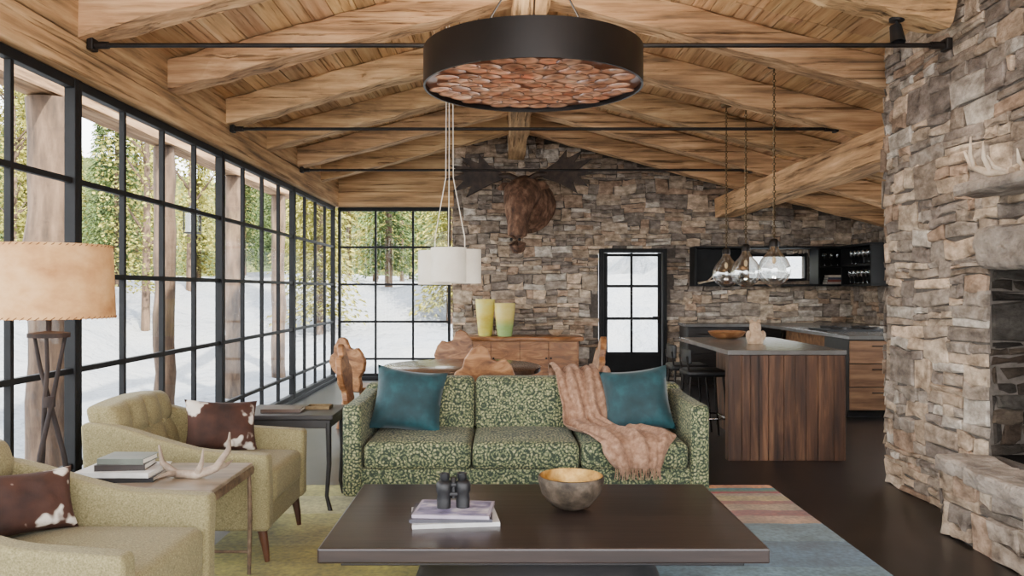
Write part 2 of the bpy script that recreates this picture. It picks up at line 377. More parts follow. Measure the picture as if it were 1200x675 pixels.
# ------------------------------------------------------------ stone walls
PAL=[(130,120,110),(114,106,99),(153,140,125),(125,117,109),(109,101,95),(164,147,129),(142,127,111),(123,112,101),(156,150,142),(137,118,102)]
def stones(m,u0,u1,v0,v1,place,holes=(),top=None,bright=1.0,hm=(.13,.27),dep=(.02,.06),wm=(.14,.46)):
    def emit(a0,a1,b0,b1):
        for h in holes:
            if a0<h[1] and a1>h[0] and b0<h[3] and b1>h[2]:
                cx,cy=(a0+a1)/2,(b0+b1)/2
                if h[0]<cx<h[1] and h[2]<cy<h[3]: return
                if cx<=h[0]: a1=min(a1,h[0])
                elif cx>=h[1]: a0=max(a0,h[1])
                elif cy>=h[3]: b0=max(b0,h[3])
                else: b1=min(b1,h[2])
        if top: b1=min(b1,top(a0),top(a1))
        if a1-a0<.03 or b1-b0<.02: return
        g=.002; a0+=g;a1-=g;b0+=g;b1-=g
        j=min(.02,(b1-b0)*.19); d=R(*dep); c=min(.010,(b1-b0)*.17)
        base=[[a0,b0],[a1,b0],[a1,b1],[a0,b1]]
        if R(0,1)<.75: base=[base[0],[(a0+a1)/2+R(-.25,.25)*(a1-a0),b0],base[1],base[2],[(a0+a1)/2+R(-.25,.25)*(a1-a0),b1],base[3]]
        base=[[u+R(-j,j),v+R(-j,j)] for u,v in base]
        W=lambda u,v:(u+.012*noise.noise((u*2,v*2,1)),v+.030*noise.noise((u*1.5,v*1.5,7))+.012*noise.noise((u*5,v*3,9)))
        cx=sum(p[0] for p in base)/len(base); cy=sum(p[1] for p in base)/len(base); n=len(base); vs=[]
        sx,sy=R(-.3,.3)*d,R(-.3,.3)*d
        for lay,(ins,w) in enumerate(((0,0),(0,d*.72),(c,d))):
            for u,v in base:
                du,dv=u-cx,v-cy
                uu=cx+du*(1-min(.45,ins/max(abs(du),.02))); vv=cy+dv*(1-min(.45,ins/max(abs(dv),.02)))
                ww=w
                if lay==2: ww=w+R(-.008,.008)+sx*(1 if du>0 else -1)*.5+sy*(1 if dv>0 else -1)*.5
                vs.append(place(*W(uu,vv),ww))
        vs.append(place(*W(cx,cy),d+R(0,.010)))
        fs=[]
        for l in range(2):
            for i in range(n): fs.append((l*n+i,l*n+(i+1)%n,(l+1)*n+(i+1)%n,(l+1)*n+i))
        for i in range(n): fs.append((2*n+i,2*n+(i+1)%n,3*n))
        p=random.choice(PAL); k=R(.82,1.14)*bright
        m.add(vs,fs,col=tuple(min(1,x*k*1.25) for x in lin(p)[:3]))
    v=v0
    while v<v1:
        H=min(R(*hm),v1-v); u=u0-R(0,.3)
        if v1-(v+H)<.08: H=v1-v
        while u<u1:
            w=R(*wm); t=R(0,1); A,B=max(u,u0),min(u+w,u1)
            if t<.2:
                if B-A>.34: mm=A+(B-A)*R(.4,.7); emit(A,mm,v,v+H); B=mm; w=B-u
                else: emit(A,B,v,v+H)
            elif t<.66:
                q=R(.3,.7)*H; emit(A,B,v,v+q)
                if w>.3 and R(0,1)<.6: mm=A+(B-A)*R(.35,.65); emit(A,mm,v+q,v+H); emit(mm,B,v+q,v+H)
                else: emit(A,B,v+q,v+H)
            else:
                q1=R(.25,.4)*H; q2=R(.6,.75)*H
                emit(A,B,v,v+q1); emit(A,B,v+q2,v+H)
                mm=A+(B-A)*R(.3,.7); emit(A,mm,v+q1,v+q2); emit(mm,B,v+q1,v+q2)
            u+=w
        v+=H
def wpoly(x0,x1,z0):
    p=[(x0,z0),(x1,z0),(x1,zr(x1))]
    if x0<.2<x1: p.append((.2,zr(.2)))
    return p+[(x0,zr(x0))]
m=MB(); Y0,Y1=FY,FY+.25
for a,b,z in ((-.8,1.5,0),(1.5,2.57,2.07),(2.57,3.75,0),(3.75,4.8,2.0),(4.8,5.7,0)): m.prism(wpoly(a,b,z),Y0,Y1,mi=1)
m.box(3.75,4.8,Y0,Y1,0,1.56,mi=1)
stones(m,-.8,5.58,0,4,lambda u,v,w:(u,FY-w,v),holes=[(1.5,2.57,-1,2.07),(3.75,4.8,1.56,2.0)],top=lambda u:zr(u)-.01,bright=1.8,hm=(.12,.25),wm=(.12,.40),dep=(.02,.05))
st(m.build('wall_back',[stone,mortar],recalc=True))
m=MB(); FX=2.85
m.box(FX,5.7,4.75,6.0,0,3.22,mi=1); m.box(FX,3.6,2.2,3.45,0,3.22,mi=1); m.box(FX,3.6,3.45,4.75,0,.45,mi=1); m.box(FX,3.6,3.45,4.75,1.55,3.22,mi=1)
stones(m,2.2,6.01,0,3.24,lambda u,v,w:(FX-w,u,v),holes=[(3.45,4.75,.42,1.55)],bright=1.8,hm=(.11,.25),dep=(.012,.032),wm=(.13,.45))
stones(m,FX-.03,3.8,0,3.2,lambda u,v,w:(u,6.0+w*.4,v),bright=1.4)
st(m.build('wall_right',[stone,mortar]))
# firebox lining : rough stone jambs with a soot black back
m=MB(); m.box(3.62,3.7,3.3,4.9,.3,1.7); m.box(FX+.05,3.62,3.38,3.45,.45,1.6); m.box(FX+.12,3.62,4.77,4.8,.45,1.6); m.box(FX+.05,3.62,3.45,4.76,1.55,1.6); m.box(FX+.05,3.62,3.45,4.76,.43,.455)
st(m.build('trim_4',soot))
m=MB(); stones(m,FX+.01,3.2,.46,1.55,lambda u,v,w:(u,4.775-w,v),bright=.2,dep=(.02,.05)); st(m.build('trim_5',[stone,soot]))
m=MB(); m.box(5.55,5.75,10.9,13,0,2.62,mi=1); m.box(5.55,5.75,6.0,10.9,0,.95,mi=1); m.box(5.55,5.75,6.0,10.9,2.2,2.62,mi=1)
stones(m,10.9,12.8,0,2.5,lambda u,v,w:(5.55-w,u,v),bright=1.6)
st(m.build('wall_kitchen',[stone,mortar]))
window(8,'x',5.65,6.02,10.88,6,[.98,2.17])  # window out of view, added to let daylight into the kitchen
# hearth, lintel, mantel
h=empty('hearth','raised fieldstone hearth with flagstone top before the fireplace opening','hearth',(0,0,0))
m=MB(); m.box(2.60,2.76,2.4,4.70,0,.38,mi=1)
stones(m,2.4,4.74,0,.39,lambda u,v,w:(2.60-w,u,v),bright=1.6,hm=(.13,.26),dep=(.02,.06))
stones(m,2.54,2.76,0,.39,lambda u,v,w:(u,4.70+w,v),bright=1.3,dep=(.01,.03))
m.build('hearth_base',[stone,mortar],h)
m=MB(); y=2.4
while y<4.75:
    w=R(.35,.6); y2=min(4.8,y+w); x0=2.49+R(-.05,.04)
    def fn(x,yy,z): return (x+.05*noise.noise((x*5,yy*7+y,z*5)),yy,z+.03*noise.noise((x*7,yy*7+y,3)))
    m.rbox((x0+2.78)/2,(y+y2)/2,.42,(2.78-x0)/2,(y2-y)/2-.006,.05,.02,m=7,k=1,fn=fn,smooth=False); y=y2
m.build('hearth_slab',flag,h)
def boulder(name,lab,cat,cx,cy,cz,hx,hy,hz,am=.03):
    m=MB(); o=R(0,50)
    m.rbox(cx,cy,cz,hx,hy,hz,.03,m=9,k=1,fn=lambda x,y,z:tuple(q+am*noise.noise((x*7+o,y*6+i*7,z*7))+am*.5*noise.noise((x*17+o,y*15+i*7,z*17)) for i,q in enumerate((x,y,z))),smooth=False)
    return tag(m.build(name,flag),lab,cat)
boulder('lintel_stone','large rough lintel stone above the firebox opening','stone',2.80,3.97,1.66,.09,.70,.115)
boulder('mantel_shelf','projecting stone mantel ledge that carries the antlers','mantel',2.72,3.95,1.985,.16,.70,.035,.02)

# ------------------------------------------------------------ back door and kitchen window
d=st(MB().box(1.51,1.57,12.68,12.86,0,2.07,c=.006).box(2.5,2.56,12.68,12.86,0,2.07,c=.006).box(1.57,2.5,12.68,12.86,2.01,2.07,c=.006).build('door_1',steel))
lm=MB(); lm.box(1.58,2.49,12.76,12.80,.02,.42,c=.004)
for x in (1.58,2.0,2.43): lm.box(x,x+(.06 if x!=2.0 else .035),12.755,12.805,.4,2.005,c=.004)
for z in (.40,.95,1.46,1.95): lm.box(1.58,2.49,12.756,12.804,z,z+.045,c=.004)
lf=lm.build('door_leaf',steel,d)
MB().add([(1.6,12.78,.42),(2.47,12.78,.42),(2.47,12.78,2.0),(1.6,12.78,2.0)],[(0,1,2,3)]).build('door_pane',glass,d,recalc=False)
MB().tube([(2.44,12.755,1.0),(2.44,12.70,1.0),(2.34,12.70,1.0)],.011).box(2.42,2.46,12.745,12.757,.9,1.12,c=.004).build('door_handle',iron,d)
window(7,'y',12.86,3.75,4.8,1,[1.58,1.98],post=.03)

# kitchen shelf unit
sh=empty('wall_shelf','long blackened steel shelf niche around the kitchen slot window','shelf',(0,0,0))
MB().box(2.92,5.46,12.36,12.72,2.06,2.09,c=.004).build('top_panel',steel,sh)
MB().box(2.92,5.46,12.36,12.72,1.48,1.51,c=.004).build('bottom_panel',steel,sh)
for x in (2.92,3.72,4.8,5.43): MB().box(x,x+.03,12.36,12.72,1.51,2.06,c=.004).build('divider',steel,sh)
MB().box(2.95,3.72,12.69,12.715,1.51,2.06).build('back_panel',steel,sh); MB().box(4.83,5.43,12.69,12.715,1.51,2.06).build('back_panel',steel,sh)
MB().box(4.83,5.43,12.40,12.69,1.77,1.79).build('shelf_board',steel,sh)
sr=empty('wall_shelf','open dark steel shelf with glassware on the kitchen side wall','shelf',(0,0,0))
for z in (1.48,1.77,2.06): MB().box(5.12,5.46,11.3,12.3,z,z+.03,c=.004).build('shelf_board',steel,sr)
for y in (11.3,12.27): MB().box(5.12,5.46,y,y+.03,1.51,2.06,c=.004).build('side_panel',steel,sr)
MB().box(5.44,5.465,11.33,12.27,1.51,2.06).build('back_panel',steel,sr)
def wineglass():
    return tag(MB().lathe([(.001,0),(.032,.002),(.03,.006),(.005,.012),(.004,.09),(.02,.105),(.036,.14),(.034,.19),(.031,.2)],14).build('wine_glass',clear,recalc=False),'clear stemmed wine glass standing on a kitchen steel shelf','glass','wine glasses on the kitchen shelves')
g0=wineglass(); first=True
for x,y,z in [(4.95+.1*i,12.5,1.792) for i in range(5)]+[(5.2,11.45+.14*i,1.512) for i in range(6)]+[(5.22,11.45+.14*i,1.802) for i in range(6)]:
    g=g0 if first else g0.copy()
    if not first: COL.objects.link(g)
    first=False; g.location=(x,y,z)
def book(label,x,y,z,w,dp,h,rz,c,group=None,pic=False):
    b=empty('book',label,'book',(x,y,z),rz,group); k=cm('book_cover',c,.4)
    t=.003
    m=MB().box(-w/2,w/2,-dp/2,dp/2,0,t).box(-w/2,w/2,-dp/2,dp/2,h-t,h).box(-w/2,w/2,-dp/2,-dp/2+t,t,h-t)
    cv=m.build('cover',k,b)
    if pic: MB().box(-w/2+.012,w/2-.012,-dp/2+.014,dp/2-.012,h,h+.0008).build('cover_print',printm,cv)
    MB().box(-w/2+.006,w/2-.006,-dp/2+t,dp/2-.006,t,h-t).build('pages',paper,b)
    return b
for i,c in enumerate([(170,160,150),(120,60,50),(60,70,90),(200,190,170)]):
    book(['grey','red','navy','cream'][i]+' book lying in the small stack on the steel kitchen shelf',5.08,12.5,1.512+i*.035,.26-.02*i,.18,.034,0,c,'books on the kitchen shelf')
an=empty('antler','small pale antler lying on the left end of the kitchen shelf','antler',(3.2,12.5,1.525))
MB().tube([(-.2,0,0),(-.05,.02,.03),(.1,0,.06),(.2,-.02,.12)],[.016,.014,.011,.004]).tube([(-.05,.02,.03),(0,-.05,.09),(.02,-.06,.14)],[.012,.009,.003]).build('beam',bone,an)

# back counter, return cabinets, worktops
def cabinet(label,x0,x1,y0,y1,face,n,rows,mat):
    c=empty('kitchen_cabinet',label,'cabinet',((x0+x1)/2,(y0+y1)/2,0)); hx,hy=(x1-x0)/2,(y1-y0)/2
    MB().box(-hx,hx,-hy+.02,hy,.08,.87,c=.004).box(-hx+.02,hx,-hy+.08,hy,0,.08).build('body',blackw,c)
    for i in range(n):
        for j in range(rows):
            w=2*hx/n; hh=.78/rows; X0=-hx+i*w+.006; Z0=.085+j*hh
            d=MB().box(X0,X0+w-.012,-hy,-hy+.019,Z0,Z0+hh-.01,c=.003).build('drawer',mat,c)
            MB().tube([(X0+w*.3,-hy-.02,Z0+hh*.75),(X0+w*.7,-hy-.02,Z0+hh*.75)],.006).tube([(X0+w*.32,-hy,Z0+hh*.75),(X0+w*.32,-hy-.02,Z0+hh*.75)],.005).tube([(X0+w*.68,-hy,Z0+hh*.75),(X0+w*.68,-hy-.02,Z0+hh*.75)],.005).build('handle',iron,d)
    return c
cabinet('oak drawer cabinet at the near end of the side counter',3.84,5.44,9.0,9.7,0,2,3,draw)
cabinet('black base cabinet against the end wall behind the island',2.75,4.15,12.1,12.66,0,3,2,blackw)
tag(MB().box(3.82,5.46,8.97,12.04,.872,.915,c=.006).build('worktop',slate),'dark stone worktop of the kitchen side counter','worktop')
tag(MB().box(2.72,5.46,12.06,12.66,.872,.915,c=.006).build('worktop',slate),'dark stone worktop along the end wall','worktop')
tag(MB().box(4.2,5.44,9.75,12.05,0,.868,c=.004).build('kitchen_cabinet',draw),'long oak cabinet run under the side counter by the kitchen wall','cabinet')
ck=empty('cooktop','black iron cooktop set on the kitchen side counter','cooktop',(4.35,10.2,.915))
MB().box(-.4,.4,-.3,.3,0,.02,c=.006).build('plate',blk,ck)
for x in (-.2,.2):
    for y in (-.15,.15): MB().lathe([(.1,.02),(.1,.045),(.085,.045),(.085,.02)],16,x,y,close=True).tube([(x-.11,y,.045),(x+.11,y,.045)],.006,5).tube([(x,y-.11,.045),(x,y+.11,.045)],.006,5).build('burner',iron,ck)

# ------------------------------------------------------------ island
il=empty('kitchen_island','kitchen island clad in dark upright barn planks','island',(0,0,0))
m=MB(); x=1.87
while x<2.84:
    w=min(R(.07,.13),2.85-x); k=R(.6,1.2); m.box(x+.001,x+w-.002,6.745-R(0,.006),6.84,.0,.878,c=.003,col=(k,k*.95,k*.88)); x+=w
m.build('end_panel',barn,il)
m=MB(); y=6.85; m.box(2.27,2.82,6.85,8.56,0,.878,col=(.5,.5,.5))
while y<8.55:
    w=min(R(.08,.14),8.57-y); k=R(.6,1.15)
    for x in (2.25,2.82): m.box(x,x+.02,y+.001,y+w-.002,0,.878,col=(k,k*.95,k*.88))
    y+=w
m.build('body',barn,il)
tag(MB().box(1.865,2.855,6.735,8.62,.88,.92,c=.006).build('worktop',slate),'thin grey stone worktop on the plank island','worktop')
def bowl(prof_o,prof_i,name,label,loc,mo,mi,n=40):
    b=empty(name,label,'bowl',loc); MB().lathe(prof_o,n).build('bowl_body',mo,b,recalc=False); MB().lathe(prof_i,n).build('interior',mi,b,recalc=False); return b
bowl([(.001,0),(.09,0),(.16,.03),(.19,.075),(.182,.078)],[(.182,.078),(.15,.035),(.001,.018)],'wooden_bowl','shallow wooden bowl at the far end of the island worktop',(2.3,8.35,.92),burl,burl)
fg=empty('figurine','small tan textured figurine standing on the island worktop','figurine',(2.36,7.6,.92))
m=MB(); m.lathe([(.001,0),(.07,0),(.078,.04),(.07,.09),(.05,.12),(.052,.15),(.048,.185),(.02,.205),(.001,.207)],18); m.ball(-.035,0,.205,.02,6); m.ball(.035,0,.205,.02,6); m.ball(0,-.05,.155,.022,6); m.ball(-.065,-.02,.075,.03,6,sz=1.6); m.ball(.065,-.02,.075,.03,6,sz=1.6)
m.build('figure_body',ceram,fg)
# stools
def stool(label,x,y,rz):
    s=empty('bar_stool',label,'stool',(x,y,0),rz,'bar stools at the island')
    MB().rbox(0,0,.64,.19,.19,.03,.028,m=3).build('seat',blk,s)
    MB().rbox(-.185,0,.80,.015,.18,.07,.014,m=4,fn=lambda a,b,c:(a+.9*b*b,b,c)).build('backrest',blk,s)
    for i in (-1,1):
        for j in (-1,1): MB().tube([(i*.15,j*.15,.62),(i*.2,j*.19,0)],.011).build('leg',iron,s)
        MB().tube([(-.16,i*.15,.62),(-.19,i*.15,.80)],.009).build('back_post',iron,s)
    MB().tube([(.185,-.18,.22),(.185,.18,.22),(-.185,.18,.22),(-.185,-.18,.22),(.185,-.18,.22)],.009).build('footrest',chrome,s)
    return s
s0=stool('black seated bar stool nearest the camera on the open side of island',1.9,7.72,0)
copy_thing(s0,'black seated bar stool farthest from the camera on the open side of island',(1.88,8.3,0))

# ------------------------------------------------------------ pendants
def gpend(label,y):
    p=empty('pendant_lamp',label,'pendant lamp',(2.35,y,1.45),0,'glass pendants over the island')
    MB().lathe([(.001,0),(.05,.006),(.105,.045),(.14,.11),(.138,.175),(.108,.24),(.06,.295),(.04,.33),(.038,.355)],28).build('glass_shade',pend,p,recalc=False)
    MB().lathe([(.001,.42),(.025,.415),(.042,.39),(.042,.35),(.018,.345),(.016,.29),(.001,.29)],16).build('cap',iron,p)
    MB().ball(0,0,.23,.018,8,sz=1.8).build('bulb',bulbm,p)
    top=zr(2.35)-1.45-.005; m=MB(); z=.42; i=0
    while z<top-.02:
        m.tube([(0,0,z),(.013 if i%2 else 0,0 if i%2 else .013,z+.014),(0,0,z+.034)],.0048,5); m.tube([(0,0,z),(-.013 if i%2 else 0,0 if i%2 else -.013,z+.014),(0,0,z+.034)],.0048,5); z+=.03; i+=1
    m.build('chain',brass,p)
    MB().lathe([(.001,top-.03),(.05,top-.025),(.06,top),(.001,top)],16).build('canopy',brass,p)
gpend('seeded glass pendant over the island, nearest the camera',7.04); gpend('seeded glass pendant over the island, middle of the three',7.86); gpend('seeded glass pendant over the island, farthest from the camera',8.55)
dp=empty('pendant_lamp','cluster of cream drum shades hanging above the dining table','pendant lamp',(-.48,7.2,1.47))
for x,y,z,r in ((-.13,.02,.0,.15),(.0,-.12,.02,.155),(.135,.02,.01,.145)):
    MB().lathe([(r,z),(r,z+.3),(r-.006,z+.3),(r-.006,z)],32,x,y,close=True).build('drum_shade',cream,dp)
    MB().ball(x,y,z+.15,.035,8).build('bulb',bulbm,dp)
    MB().tube([(x,y,z+.18),(x,y,.42),(x*.25,y*.25,.95),(x*.2,y*.2,zr(-.48)-1.47)],.004,6).build('cord',cream,dp)
    MB().tube([(x-r+.004,y,z+.29),(x+r-.004,y,z+.29)],.003,5).build('spider',chrome,dp)
# drum chandelier
ch=empty('drum_chandelier','huge round bronze drum chandelier with copper scalloped underside','chandelier',(.17,4.7,2.59))
MB().lathe([(.632,0),(.632,.212),(.620,.212),(.620,.05),(.620,0)],96,close=True).build('drum',drumm,ch)
scal=mk('copper_scallop',[(184,118,88),(220,160,122),(244,198,162)],(6,6,6),.3,metal=.4,attr=True,emit=.24)  # emission added so the dim copper underside looks brightly lit
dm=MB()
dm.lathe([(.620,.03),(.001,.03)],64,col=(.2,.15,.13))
for j in range(-6,7):
    for i in range(-6,7):
        x=i*.122+(.061 if j%2 else 0)+R(-.014,.014); y=j*.1+R(-.014,.014)
        if math.hypot(x,y)<.55:
            k=R(.6,1.2)
            dm.T=Matrix.Translation((x,y,.012+R(0,.008)))@Matrix.Rotation(R(0,6.28),4,'Z')@Matrix.Rotation(.05,4,'X')
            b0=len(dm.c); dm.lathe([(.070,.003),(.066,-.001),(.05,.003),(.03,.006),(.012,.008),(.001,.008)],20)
            for r_,kk in enumerate((.15,.4,1.1,.95,.6,.45)):  # shading painted into the rings: dark rim, bright band, dimmer centre
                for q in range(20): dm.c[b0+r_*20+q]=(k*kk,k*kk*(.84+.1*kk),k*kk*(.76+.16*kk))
dm.T=Matrix()
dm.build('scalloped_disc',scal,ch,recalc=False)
for a in range(3):
    c_,s_=math.cos(a*2.09+.5),math.sin(a*2.09+.5); MB().tube([(c_*.5,s_*.5,.2),(.03,0,.87)],.006,6).build('hanger',iron,ch)
MB().lathe([(.001,.82),(.09,.82),(.09,.865),(.001,.865)],20,.03).build('canopy',iron,ch)
for k,(y,w) in enumerate(((5.05,'nearest the camera'),(7.67,'in the middle of the room'),(10.3,'nearest the end wall'))):
    t=empty('tie_rod','black iron tie rod spanning the rafters, '+w,'tie rod',(0,y,2.945),0,'iron tie rods')
    xr=2.76 if k==0 else 3.14
    MB().tube([(-2.56,0,0),(xr,0,0)],.015,10).build('rod',iron,t)
    for x,sg in ((-2.56,1),(xr,-1)):
        MB().tube([(x,0,0),(x+sg*.1,0,0)],.024,10).build('turnbuckle',iron,t)
        MB().box(x-.02,x+.02,-.04,.04,-.035,.04,c=.008).build('end_plate',iron,t)
def spot(label,x,y,tgt,e,col=(1,.9,.78),ang=1.6):
    z=zb(x); s=empty('spotlight',label,'spotlight',(x,y,z),0)
    MB().lathe([(.001,0),(.045,0),(.045,-.02),(.001,-.02)],14).tube([(0,0,-.02),(0,0,-.08)],.008).build('mount',blk,s)
    dv=(Vector(tgt)-Vector((x,y,z-.1))).normalized()
    q=dv.to_track_quat('-Z','Y')
    m=MB(); m.T=Matrix.Translation((0,0,-.1))@q.to_matrix().to_4x4(); m.lathe([(.001,.06),(.035,.055),(.04,.0),(.045,-.06),(.04,-.06),(.034,-.02),(.001,-.02)],16); m.build('lamp_head',blk,s)
    l=bpy.data.objects.new('spot_light',bpy.data.lights.new('spot_light','SPOT')); COL.objects.link(l); l.parent=s
    l.location=Vector((0,0,-.1))+dv*.075; l.rotation_mode='QUATERNION'; l.rotation_quaternion=q; l.data.energy=e; l.data.spot_size=ang; l.data.spot_blend=.9; l.data.color=col; l.data.shadow_soft_size=.05
spot('black spotlight hanging under the rafter beside the fireplace',2.45,5.05,(2.5,4.2,0),70)

# ------------------------------------------------------------ rug
rug=MB().rbox(0,0,.004,1.765,1.785,.004,.003,m=2,k=1).build('area_rug',rug_mat(),loc=(.165,4.09,0))
tag(rug,'large multicoloured rug striped in olive, tan, rust and blue','rug')
G=.008
# ------------------------------------------------------------ sofa
sf=empty('sofa','three seat sofa in green and cream rosette patterned fabric','sofa',(.14,5.5,G))
MB().rbox(0,0,.21,1.13,.44,.085,.02,m=2).build('base',rosette,sf)
MB().rbox(0,.37,.44,1.13,.09,.30,.035,m=3,fn=lambda x,y,z:(x,y+.06*(z+.3),z)).build('back_frame',rosette,sf)
for sg in (-1,1): MB().rbox(sg*1.085,-.01,.41,.058,.46,.285,.03,m=3,fn=lambda x,y,z:(x,y,z+.02*(y>0.2)*(z>0))).build('arm',rosette,sf)
for i in (-1,0,1):
    puff=lambda x,y,z:(x,y,z+(.022*(1-(x/.34)**2)*(1-(y/.36)**2) if z>0 else 0))
    MB().rbox(i*.678,-.12,.375,.336,.345,.085,.045,m=6,k=3,fn=puff).build('seat_cushion',rosette,sf)
    bk=lambda x,y,z:(x,y+.16*z-(.03*(1-(x/.34)**2)*(1-(z/.2)**2) if y<0 else 0),z)
    MB().rbox(i*.678,.215,.62,.336,.085,.185,.05,m=6,k=3,fn=bk).build('back_cushion',rosette,sf)
for x in (-1,1):
    for y in (-.38,.38): MB().lathe([(.001,0),(.018,0),(.028,.13),(.001,.13)],10,x*1.02,y).build('leg',legw,sf)
def pillow(name,label,mat,w,h,t,loc,tilt,yaw,roll=0,cat='pillow',n=18):
    m=MB()
    for sg in (-1,1):
        def f(a,b):
            u,v=2*a-1,2*b-1; e=max(0,(1-u**4)*(1-v**4))**.55
            wr=.012*noise.noise((u*2.5+sg,v*2.5,w*9))*e
            return (u*w/2*(1-.10*(1-v*v)),sg*(t/2*e)+wr,h/2+v*h/2*(1-.10*(1-u*u)))
        m.grid(f,n,n)
    o=m.build(name,mat,merge=.0005); o.rotation_mode='XYZ'
    o.matrix_world=Matrix.Translation(loc)@Matrix.Rotation(yaw,4,'Z')@Matrix.Rotation(-tilt,4,'X')@Matrix.Rotation(roll,4,'Y')
    return tag(o,label,cat)
pillow('throw_pillow','teal velvet pillow at the window end of the patterned sofa',teal,.48,.44,.17,(-.66,5.38,.475),.36,.12,.14)
pillow('throw_pillow','teal velvet pillow at the kitchen end of the patterned sofa',teal,.46,.44,.17,(.915,5.38,.475),.34,-.12,-.12)
# throw blanket
path=[(.55,6.02,.50),(.55,6.03,.70),(.55,5.98,.835),(.55,5.84,.855),(.555,5.70,.84),(.56,5.585,.76),(.57,5.54,.65),(.6,5.47,.545),(.66,5.36,.51),(.74,5.22,.51),(.80,5.09,.50),(.82,4.995,.47),(.82,4.975,.40),(.825,4.97,.33)]
wid=[.36,.36,.34,.34,.36,.38,.42,.50,.58,.58,.48,.32,.26,.24]
def interp(a,t):
    x=t*(len(a)-1); i=min(int(x),len(a)-2); f=x-i
    if isinstance(a[0],tuple): return Vector(a[i]).lerp(Vector(a[i+1]),f)
    return a[i]*(1-f)+a[i+1]*f
def thr(a,b):
    p=interp(path,a); w=interp(wid,a); u=b-.5
    t=(interp(path,min(1,a+.03))-interp(path,max(0,a-.03))).normalized(); nrm=Vector((1,0,0)).cross(t).normalized()
    if nrm.dot(Vector((0,-.6,.8)))<0: nrm=-nrm
    f=.013*(math.sin(b*19+a*5)+.8*math.sin(b*37-a*9+1))+.02*noise.noise((b*4,a*7,2))
    x=p.x+u*w+.03*noise.noise((a*6,b*2,5))
    return (x+u*.1*math.sin(a*9),p.y+nrm.y*(f+.018),p.z+nrm.z*(f+.018))
tb=empty('throw_blanket','tan fringed wool throw draped over the sofa back and seat','blanket',(0,0,0))
MB().grid(thr,56,52).build('cloth',throwm,tb,thick=.008)
m=MB()
for i in range(34):
    p=Vector(thr(1,(i+.5)/34)); m.tube([p,p+Vector((R(-.006,.006),-.004,-.03)),p+Vector((R(-.012,.012),-.004,-.07))],[.004,.003,.002],5)
m.build('fringe',throwm,tb)

# ------------------------------------------------------------ coffee table
ct=empty('coffee_table','low wide espresso wood coffee table on an oval black base','coffee table',(.155,3.66,G))
MB().box(-.877,.877,-.525,.525,.352,.412,c=.008).build('tabletop',espresso,ct)
MB().box(-.80,.80,-.45,.45,.32,.352,c=.004).build('apron',blackw,ct)
m=MB(); m.T=Matrix.Diagonal((1,.55,1,1)); m.lathe([(.001,0),(.66,0),(.66,.04),(.58,.05),(.52,.2),(.60,.32),(.001,.32)],64); m.build('pedestal',blackw,ct)
TZ=.42
bowl([(.001,0),(.05,0),(.09,.018),(.135,.07),(.152,.13),(.15,.15),(.144,.152)],[(.144,.152),(.142,.13),(.125,.075),(.08,.03),(.001,.018)],'decorative_bowl','hammered dark bronze bowl with gold interior on the coffee table',(.31,3.72,TZ),bronze,gold,48)
book('large white book at the bottom of the coffee table stack',-.215,3.55,TZ,.37,.28,.018,.12,(200,198,196),'books on the coffee table')
book('dark slate book in the middle of the coffee table stack',-.225,3.555,TZ+.018,.35,.27,.014,.02,(70,68,76),'books on the coffee table')
book('violet grey picture book under the binoculars on the coffee table',-.215,3.555,TZ+.032,.33,.25,.014,-.08,(168,156,170),'books on the coffee table',pic=True)
bn=empty('binoculars','black binoculars standing upright on the coffee table books','binoculars',(-.22,3.56,TZ+.047),.15)
for sg in (-1,1):
    MB().lathe([(.001,0),(.03,0),(.031,.035),(.028,.06),(.034,.075),(.034,.105),(.022,.12),(.001,.12)],20,sg*.042).build('barrel',blk,bn)
    MB().lathe([(.018,.12),(.021,.125),(.022,.15),(.016,.15),(.014,.13),(.014,.12)],18,sg*.038).build('eyecup',blk,bn)
MB().box(-.03,.03,-.014,.014,.05,.068,c=.004).box(-.03,.03,-.012,.012,.09,.108,c=.004).tube([(0,0,.04),(0,0,.115)],.011,10).build('bridge',blk,bn)
MB().lathe([(.001,.112),(.014,.112),(.014,.132),(.001,.132)],16).build('focus_wheel',iron,bn)

